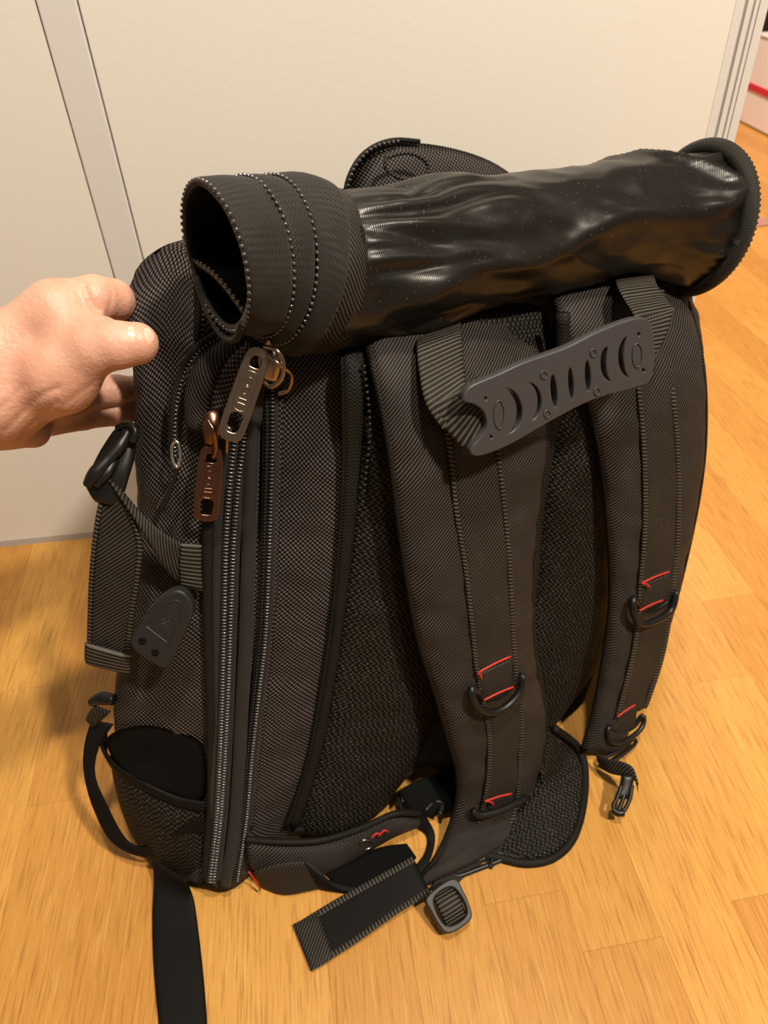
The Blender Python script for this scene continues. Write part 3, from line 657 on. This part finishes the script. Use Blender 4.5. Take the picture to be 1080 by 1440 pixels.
lw2 = pad('belt_webbing', PL([(428,1212,-.038),(460,1236,-.044),(505,1246,-.05),(555,1236,-.05),(592,1208,-.048),(600,1176,-.042),(582,1148,-.036)]), PL([(440,1248,-.03),(470,1254,-.036),(510,1258,-.04),(560,1250,-.04),(600,1218,-.04),(612,1176,-.036),(596,1142,-.030)]), .003, 'darkweb', hbL, n=50, k=8)
pad("belt_plate", PL([(450,1222,-.018),(490,1206,-.018),(540,1190,-.018),(572,1186,-.016)]), PL([(470,1242,-.02),(510,1248,-.02),(550,1240,-.02),(586,1206,-.02)]), .003, "lining", hbL, n=20, k=8)
tube('split_ring', PL([(505,1190,-.036),(510,1182,-.040),(520,1182,-.040),(524,1188,-.038),(516,1194,-.038)]), .0009, 'steel', hbL, closed=True, n=30)
for q in ([(522,1178),(530,1172),(536,1174)], [(532,1176),(540,1168),(546,1170)], [(350,1226),(362,1242),(366,1252)]):
    tube('red_stitching', PL(q, -.044 if q[0][0] > 400 else -.022), .0009, 'red', hbL, n=10, k=5)
bkc = pad('belt_buckle', [G(560,1112,.034), G(590,1096,.034), G(636,1078,.030)], [G(580,1150,.016), G(612,1146,.014), G(646,1140,.012)], .006, 'lining', BP, n=16, k=8)
for a in ([(598,1140),(610,1128),(622,1130),(618,1146)], [(560,1120),(566,1142),(578,1152)]):
    tube('buckle_prong', [G(x, y, .020) for x, y in a], .003, 'plastic', bkc, n=20)
pad('belt_tail', [G(414,1300,.003), G(470,1266,.005), G(530,1232,.010), G(580,1204,.016)], [G(440,1364,.003), G(500,1326,.004), G(560,1284,.007), G(606,1256,.010)], .0028, 'darkweb', BP, n=30, k=10, edge=12)
bt = BP.children[-1]
pad('webbing_edge', [G(414,1300,.005), G(470,1266,.007), G(530,1232,.012), G(580,1204,.018)], [G(418,1308,.005), G(474,1274,.007), G(534,1240,.012), G(584,1212,.018)], .002, 'rib', bt, n=30, k=6)
pad('webbing_edge', [G(436,1357,.005), G(496,1319,.006), G(556,1277,.009), G(602,1249,.012)], [G(440,1365,.005), G(500,1327,.006), G(560,1285,.009), G(606,1257,.012)], .002, 'rib', bt, n=30, k=6)
pad('folded_end', [G(412,1300,.006), G(428,1292,.006), G(446,1284,.007)], [G(438,1366,.006), G(454,1357,.006), G(470,1346,.006)], .003, 'web', bt, n=10, k=8)
# right wing: mesh-lined panel standing on the floor
wing = puff('hip_belt', [(742,1060),(752,1022),(780,1024),(812,1052),(822,1080),(820,1130),(806,1178),(778,1206),(740,1214),(700,1204),(684,1190),(700,1120)], -.035, 'mesh', BP, bulge=.004, back=.008, n=70)
wing['label'] = 'right wing of the hip belt lined with black mesh'
tube('belt_binding', PL([(780,1024),(812,1050),(822,1080),(820,1130),(806,1178),(778,1206),(740,1214),(700,1206),(672,1200)], -.040), .0042, 'bind', wing, n=60, ell=.8)
pad('belt_webbing', PL([(712,1150),(735,1150),(752,1162)], -.048), PL([(700,1186),(735,1186),(750,1178)], -.048), .003, 'web', wing, n=12)
tube('red_stitching', PL([(716,1182),(730,1186),(744,1187)], -.058), .0010, 'red', wing, n=8, k=5)
pad('belt_webbing', PL([(690,1190),(712,1188),(740,1200)], -.052), PL([(684,1204),(710,1212),(736,1212)], -.052), .004, 'web', wing, n=12)
tube('pull_tab', PL([(690,1204),(692,1212),(688,1220)], -.066), .0028, 'plastic', wing, n=10)

# --- the rolled-down top
st = [  # centre px, py, depth Y, radius across, fold angle of the mouth
 (302, 364, 0.436, 0.0424), (352, 365, 0.456, 0.0457), (378, 369, 0.467, 0.0488), (405, 374, 0.475, 0.0522), (432, 381, 0.481, 0.0530), (470, 386, 0.489, 0.0514), (505, 380, 0.496, 0.0514), (560, 371, 0.507, 0.0502), (640, 352, 0.525, 0.0482), (720, 339, 0.544, 0.0476), (800, 325, 0.563, 0.0466), (880, 312, 0.582, 0.0466), (930, 309, 0.593, 0.0486), (965, 310, 0.601, 0.0525), (985, 310, 0.607, 0.0525)]
cen = np.array([YP(a, b, c) for a, b, c, r in st]); rad = np.array([[s[3]] for s in st])
cr = cat(np.hstack([cen, rad]), 130); RC, RR = cr[:, :3], cr[:, 3]
RT = nrm(np.gradient(RC, axis=0))
m0 = nrm([.84, .53, -.05])                       # the mouth turns towards the viewer
for i in range(28):
    f = max(0, 1 - i / 24.); f = f * f * (3 - 2 * f); RT[i] = nrm(RT[i] * (1 - f) + m0 * f)
RS = np.r_[0, np.cumsum(np.linalg.norm(np.diff(RC, axis=0), axis=1))]
def rframe(i):
    t = RT[i]; a = nrm(np.cross(t, [0, 0, 1.])); a = a if a[1] < 0 else -a; b = nrm(np.cross(a, t)); b = b if b[2] > 0 else -b; return a, b
def rpt(i, ang, k=1.0, extra=0.0):               # ang 0 = towards viewer, 90 = up
    a, b = rframe(i); r = RR[i] * k + extra
    return RC[i] + a * math.cos(ang) * r * .92 + b * math.sin(ang) * r * 1.03
roll = bpy.data.objects.new('rolled_top', None); COL.objects.link(roll); roll.parent = BP
roll['label'] = 'rolled down top of the bag in glossy lining'
def rollmesh(name, i0, i1, mat, fn, k=84, inner=None):
    V, UV, Fc = [], [], []; idx = list(range(i0, i1 + 1))
    for i in idx:
        for j in range(k):
            t = (2 * PI * j / k + PI) % (2 * PI); V.append(rpt(i, t, 1, fn(i, t))); UV.append((2 * PI * j / k * .052, RS[i]))
    m = len(idx)
    for i in range(m - 1):
        for j in range(k): Fc.append((i * k + j, i * k + (j + 1) % k, (i + 1) * k + (j + 1) % k, (i + 1) * k + j))
    if inner:                                    # thickness: an inner wall joined at both rims
        s0 = len(V)
        for i in idx:
            for j in range(k):
                t = (2 * PI * j / k + PI) % (2 * PI); V.append(rpt(i, t, 1, fn(i, t) - inner)); UV.append((2 * PI * j / k * .05, RS[i]))
        for i in range(m - 1):
            for j in range(k): Fc.append((s0 + i * k + j, s0 + (i + 1) * k + j, s0 + (i + 1) * k + (j + 1) % k, s0 + i * k + (j + 1) % k))
        for j in range(k):
            j2 = (j + 1) % k; Fc.append((j, s0 + j, s0 + j2, j2)); e = (m - 1) * k; Fc.append((e + j, e + j2, s0 + e + j2, s0 + e + j))
    return raw(name, V, Fc, roll, mat, UV)
def satin_f(i, t):
    s = RS[i]; n1 = noise.noise(Vector((s * 16, math.cos(t) * 1.1, math.sin(t) * 1.1)))
    w = abs(noise.noise(Vector((s * 30 + math.sin(t) * 2, math.cos(t) * 2.2 + 5, math.sin(t) * 2.2))))
    near = math.exp(-((s - .15) / .065) ** 2)
    wr = (abs(noise.noise(Vector((math.cos(t) * 3.6, math.sin(t) * 3.6 + s * 9, s * 7)))) - .18) * .013 * (near + .7 * math.exp(-((s - .44) / .05) ** 2))
    tt = t if t < PI else t - 2 * PI
    ridge = .0075 * math.exp(-((tt - .06 - 2.2 * (s - .2) - .12 * math.sin(s * 45)) / .20) ** 2) * (.75 + .5 * noise.noise(Vector((s * 25, 3, 1))))
    diag = .005 * math.exp(-((tt - (1.9 - (s - .36) * 16)) / .16) ** 2) * (1 if s > .30 else 0)
    return n1 * .0025 - w * .0022 + wr + ridge + diag - .001
def band_f(i, t): return .0015 * noise.noise(Vector((RS[i] * 60, math.cos(t) * 2, math.sin(t) * 2)))
i_b1, i_b2, i_b3, i_s, i_e = 0, 9, 20, 31, 126
def ridge_band(a, b, amp):
    return lambda i, t: band_f(i, t) + amp * math.sin(PI * (i - a) / max(1, b - a)) ** .6
px_at = lambda i: (lambda c: 540 + F * (c @ np.array([AX[0], AY[0], AZ[0]])) / (c @ np.array([AX[2], AY[2], AZ[2]])))(RC[i] - ORI)
RB1 = min(range(130), key=lambda i: abs(px_at(i) - 352)); RB2 = min(range(130), key=lambda i: abs(px_at(i) - 378)); RB3 = min(range(130), key=lambda i: abs(px_at(i) - 430)); RB4 = min(range(130), key=lambda i: abs(px_at(i) - 462))
print('bands', RB1, RB2, RB3, RB4)
rollmesh('zipper_band', 0, RB1, 'tape', ridge_band(0, RB1, .002), inner=.004)
rollmesh('zipper_band', RB1, RB2, 'tape', ridge_band(RB1, RB2, .002), inner=.004)
rollmesh('zipper_band', RB2, RB3, 'tape', ridge_band(RB2, RB3 + 3, .003), inner=.004)
rollmesh('ribbed_hem', RB3, RB4, 'web', lambda i, t: band_f(i, t) + .0005, inner=.003)
rollmesh('satin_lining', RB4 - 2, i_e, 'satin', lambda i, t: satin_f(i, t) * min(1, (i - RB4 + 3) / 8), k=120)
rollmesh('inner_tube', 1, 60, 'lining', lambda i, t: -.007 - .00035 * i)
for i, e in ((0, -.0004), (RB1, .0008), (RB2, .0012)):
    coil('zipper_coil', [rpt(i, t, 1, e) for t in np.arange(40) * 2 * PI / 40], .0043, .0014, roll, closed=True)
# inner turn of the roll, seen inside the mouth
def inner_pt(i, u):                               # a sheet curling from the lower left inside of the mouth
    ang = math.radians(-150 + 0 * u) ; a, b = rframe(i); r = RR[i]
    # straight-ish chord across the lower part
    A = RC[i] + a * r * -.80 + b * r * -.25; B = RC[i] + a * r * .62 + b * r * -.60
    return A + (B - A) * u + b * r * .14 * math.sin(PI * u)
V, UV, Fc = [], [], []
for ii, i in enumerate(range(1, 50)):
    for q in range(21): u = q / 20; V.append(inner_pt(i, u)); UV.append((u * .07, RS[i]))
for ii in range(48):
    for q in range(20): Fc.append((ii * 21 + q, ii * 21 + q + 1, (ii + 1) * 21 + q + 1, (ii + 1) * 21 + q))
fl = raw('inner_fold', V, Fc, roll, 'tape', UV); md = fl.modifiers.new('s', 'SOLIDIFY'); md.thickness = .003
coil('zipper_coil', [inner_pt(1, u) for u in np.linspace(0, 1, 12)], .0043, .0019, roll)
# small second turn at the very bottom of the mouth
tube('inner_binding', [rpt(0, math.radians(a), k) for a, k in ((-150, .92), (-120, 1.06), (-95, 1.16), (-72, 1.1), (-50, .95))], .0022, 'tape', roll, n=30)
# closed right end: rolled rim and gathered disc
e0 = i_e
def rim(i, t): return RC[i]
tube('end_rim', [rpt(127, t, 1.0, .002) for t in np.arange(30) * 2 * PI / 30], .0070, 'tape', roll, closed=True, n=90, k=12)
coil('zipper_coil', [rpt(129, t, 1.0, .006) for t in np.arange(30) * 2 * PI / 30], .0043, .0014, roll, closed=True, mat='tape')
V = [RC[128]]; Fc = []; UV = [(0, 0)]
for q in range(1, 7):
    for j in range(48):
        t = 2 * PI * j / 48; V.append(rpt(128, t, q / 6.) - RT[128] * .006 * (1 - q / 6) + RT[128] * .001 * math.sin(9 * t)); UV.append((q * .008 * math.cos(t), q * .008 * math.sin(t)))
for j in range(48): Fc.append((0, 1 + j, 1 + (j + 1) % 48))
for q in range(5):
    for j in range(48): a = 1 + q * 48; Fc.append((a + j, a + 48 + j, a + 48 + (j + 1) % 48, a + (j + 1) % 48))
ed = raw('end_disc', V, Fc, roll, 'tape', UV); md = ed.modifiers.new('s', 'SOLIDIFY'); md.thickness = .003
# ================================================================ HAND
def YPr(q): return YP(q[0], q[1], q[2])
prims = []
def cap_(a, b, ra, rb, k=.006): prims.append((YPr(a), YPr(b), ra, rb, k))
# forearm and wrist
cap_((-560,600,.400), (-230,560,.430), .046, .038, .01)
cap_((-230,560,.430), (-10,552,.470), .036, .034, .01)
cap_((-230,520,.430), (10,500,.480), .026, .024, .012)
cap_((-230,600,.430), (5,594,.470), .026, .018, .012)
# back of the hand and index
cap_((0,500,.482), (80,440,.492), .024, .021, .012)
cap_((80,440,.492), (132,422,.500), .020, .0155, .009)
cap_((0,545,.480), (90,490,.490), .026, .021, .014)
cap_((132,418,.502), (160,420,.512), .0140, .0135, .006)
cap_((160,422,.512), (181,441,.530), .0130, .0118, .004)
cap_((181,441,.530), (200,470,.545), .0100, .0085, .003)
# thumb
cap_((15,575,.468), (85,530,.462), .018, .024, .012)
cap_((85,528,.462), (132,492,.458), .023, .0165, .010)
cap_((100,470,.475), (145,476,.468), .0165, .0145, .010)
cap_((132,490,.459), (165,486,.457), .0160, .0150, .005)
TA, TB = YP(165,485,.457), YP(193,483,.458)
cap_((165,485,.457), (193,483,.458), .0148, .0138, .004)
# fingers behind
cap_((85,560,.500), (120,552,.520), .018, .014, .009)
cap_((115,552,.520), (165,548,.532), .0130, .0118, .004)
cap_((165,548,.532), (205,545,.545), .0110, .0095, .003)
cap_((70,585,.500), (115,583,.520), .0150, .0125, .008)
cap_((115,583,.522), (165,579,.532), .0118, .0112, .003)
cap_((165,579,.532), (204,574,.545), .0110, .0090, .003)
cap_((60,590,.505), (120,578,.548), .013, .0105, .006)
cap_((120,578,.548), (190,568,.562), .0105, .0085, .003)
# heel of the hand and tendons
cap_((5,600,.470), (46,606,.476), .0155, .0125, .006)
cap_((-40,575,.447), (45,548,.450), .0045, .0035, .006)
cap_((-40,600,.450), (35,575,.453), .0045, .0035, .005)
lo = np.min([np.minimum(p[0], p[1]) - .05 for p in prims], 0); hi = np.max([np.maximum(p[0], p[1]) + .05 for p in prims], 0)
hs = .0015
lo[0] = YP(-520, 590, .41)[0]
dims = np.ceil((hi - lo) / hs).astype(int)
gx, gy, gz = [lo[a] + np.arange(dims[a]) * hs for a in range(3)]
XX, YY, ZZ = np.meshgrid(gx.astype(np.float32), gy.astype(np.float32), gz.astype(np.float32), indexing='ij')
field = np.full(XX.shape, 1.0, np.float32)
for a, b, ra, rb, k in prims:
    m_ = max(ra, rb) + .02
    sl = []
    for ax_, g_ in enumerate((gx, gy, gz)):
        s_ = np.searchsorted(g_, min(a[ax_], b[ax_]) - m_); e_ = np.searchsorted(g_, max(a[ax_], b[ax_]) + m_); sl.append(slice(max(0, s_), e_))
    sl = tuple(sl); ba = b - a; L2 = ba @ ba
    px_, py_, pz_ = XX[sl] - a[0], YY[sl] - a[1], ZZ[sl] - a[2]
    h = np.clip((px_ * ba[0] + py_ * ba[1] + pz_ * ba[2]) / L2, 0, 1)
    dd = np.sqrt((px_ - ba[0] * h) ** 2 + (py_ - ba[1] * h) ** 2 + (pz_ - ba[2] * h) ** 2) - (ra + (rb - ra) * h)
    f0_ = field[sl]; hh = np.clip(.5 + .5 * (f0_ - dd) / k, 0, 1)
    field[sl] = f0_ * (1 - hh) + dd * hh - k * hh * (1 - hh)
field[0] = np.maximum(field[0], .001)
def surface_nets(f, lo, h):
    s = f < 0; n = f.shape
    cor = [s[dx:n[0] - 1 + dx, dy:n[1] - 1 + dy, dz:n[2] - 1 + dz] for dx in (0, 1) for dy in (0, 1) for dz in (0, 1)]
    cnt = sum(c.astype(np.int8) for c in cor); act = (cnt > 0) & (cnt < 8)
    idx = np.full(act.shape, -1, np.int64); I = np.argwhere(act); idx[act] = np.arange(len(I))
    acc = np.zeros((len(I), 3)); c = np.zeros(len(I))
    E_ = []
    for o in [(0,0,0),(0,0,1),(0,1,0),(0,1,1),(1,0,0),(1,0,1),(1,1,0),(1,1,1)]:
        for ax_ in range(3):
            if o[ax_] == 0:
                q = list(o); q[ax_] = 1; E_.append((o, tuple(q), ax_))
    for o, q, ax_ in E_:
        v0 = f[I[:, 0] + o[0], I[:, 1] + o[1], I[:, 2] + o[2]]; v1 = f[I[:, 0] + q[0], I[:, 1] + q[1], I[:, 2] + q[2]]
        m = (v0 < 0) != (v1 < 0); t = np.where(m, v0 / np.where(m, v0 - v1, 1), 0)
        pt = np.array(o, float)[None, :].repeat(len(I), 0); pt[:, ax_] = t
        acc += pt * m[:, None]; c += m
    V = lo + (I + acc / c[:, None]) * h
    Q = []
    for ax_ in range(3):
        a1, a2 = [(1, 2), (2, 0), (0, 1)][ax_]
        sa = [slice(None)] * 3; sb = [slice(None)] * 3; sa[ax_] = slice(0, -1); sb[ax_] = slice(1, None)
        A = s[tuple(sa)]; B = s[tuple(sb)]; W = np.argwhere(A != B)
        ok = (W[:, a1] > 0) & (W[:, a2] > 0) & (W[:, a1] < n[a1] - 1) & (W[:, a2] < n[a2] - 1); W = W[ok]
        ins = A[W[:, 0], W[:, 1], W[:, 2]]
        def g(d1, d2):
            w_ = W.copy(); w_[:, a1] += d1; w_[:, a2] += d2; return idx[w_[:, 0], w_[:, 1], w_[:, 2]]
        q = np.stack([g(-1, -1), g(0, -1), g(0, 0), g(-1, 0)], 1); q[~ins] = q[~ins][:, ::-1]; Q.append(q)
    return V, np.vstack(Q)
Vh, Qh = surface_nets(field, lo, hs)
Qh = Qh[(Qh >= 0).all(1)]
def creases(V):
    c = V - ORI; w_ = c @ np.array([AX[2], AY[2], AZ[2]]); pxy = np.stack([540 + F * (c @ np.array([AX[0], AY[0], AZ[0]])) / w_, 720 + F * (c @ np.array([AX[1], AY[1], AZ[1]])) / w_], 1)
    front = V[:, 1] < .50; D = np.zeros(len(V))
    for pts, amp, wd in (([(8,606),(50,562),(82,545)], .0016, 4), ([(-10,585),(35,542)], .0010, 4), ([(22,628),(48,594),(80,566)], .0018, 4), ([(60,600),(90,570),(130,540)], .0010, 4),
                         ([(150,458),(157,480),(151,506)], .0006, 3), ([(158,456),(164,480),(159,508)], .0005, 2.5), ([(152,398),(157,420),(150,446)], .0010, 3), ([(118,402),(126,424),(136,438)], .0014, 4), ([(108,408),(118,432)], .0008, 3), ([(100,450),(135,452)], .0010, 5)):
        q = cat(pts, 30); d = np.min(np.linalg.norm(pxy[:, None, :] - q[None], axis=2), axis=1); D = np.maximum(D, amp * np.exp(-(d / wd) ** 2))
    return V - nrm(ORI - V) * (D * front)[:, None]
Vh = creases(Vh)
me = bpy.data.meshes.new('person'); me.from_pydata(Vh.tolist(), [], Qh.tolist()); me.update()
person = add('person', me, None, 'skin')
tag(person, 'bare hand reaching in from the left, thumb and fingers pinching the side of the backpack', 'person')
md = person.modifiers.new('smooth', 'SMOOTH'); md.factor = .5; md.iterations = 3
# thumb nail
tax = nrm(TB - TA); tv = VIEW(TB); tu = nrm(np.cross(tax, tv)); tu = tu if tu[2] > 0 else -tu; tf = nrm(np.cross(tu, tax)); tf = tf if tf @ tv > 0 else -tf
def nail_pt(u, ang, lift):                       # u 0..1 from the cuticle to the tip, ang around the thumb
    e = TB + tax * min(0, -.007 + u * .009); q = tf * math.cos(ang) + tu * math.sin(ang); tl = max(0, u - .2) * 1.25
    return e + (q * math.cos(tl) + tax * math.sin(tl)) * (.0136 + lift)
na0 = math.radians(30); NV = []; NF = []
for lay, lf in ((0, .0007), (1, -.0015)):
    for a in range(15):
        for b_ in range(11):
            u = a / 14; wd = .72 * (1 - max(0, (u - .75) / .25) ** 2 * .35) * (1 - max(0, (.2 - u) / .2) ** 2 * .4)
            NV.append(nail_pt(u, na0 + (b_ / 5 - 1) * wd, lf * (1 if lay else (1 - abs(b_ / 5 - 1) ** 3 * .9))))
for lay in (0, 1):
    for a in range(14):
        for b_ in range(10):
            q = lay * 165 + a * 11 + b_; f_ = (q, q + 1, q + 12, q + 11); NF.append(f_ if lay else f_[::-1])
raw('thumbnail', NV, NF, person, 'nail')
print('tris', sum(len(o.data.polygons) * 2 for o in bpy.data.objects if o.type == 'MESH'))
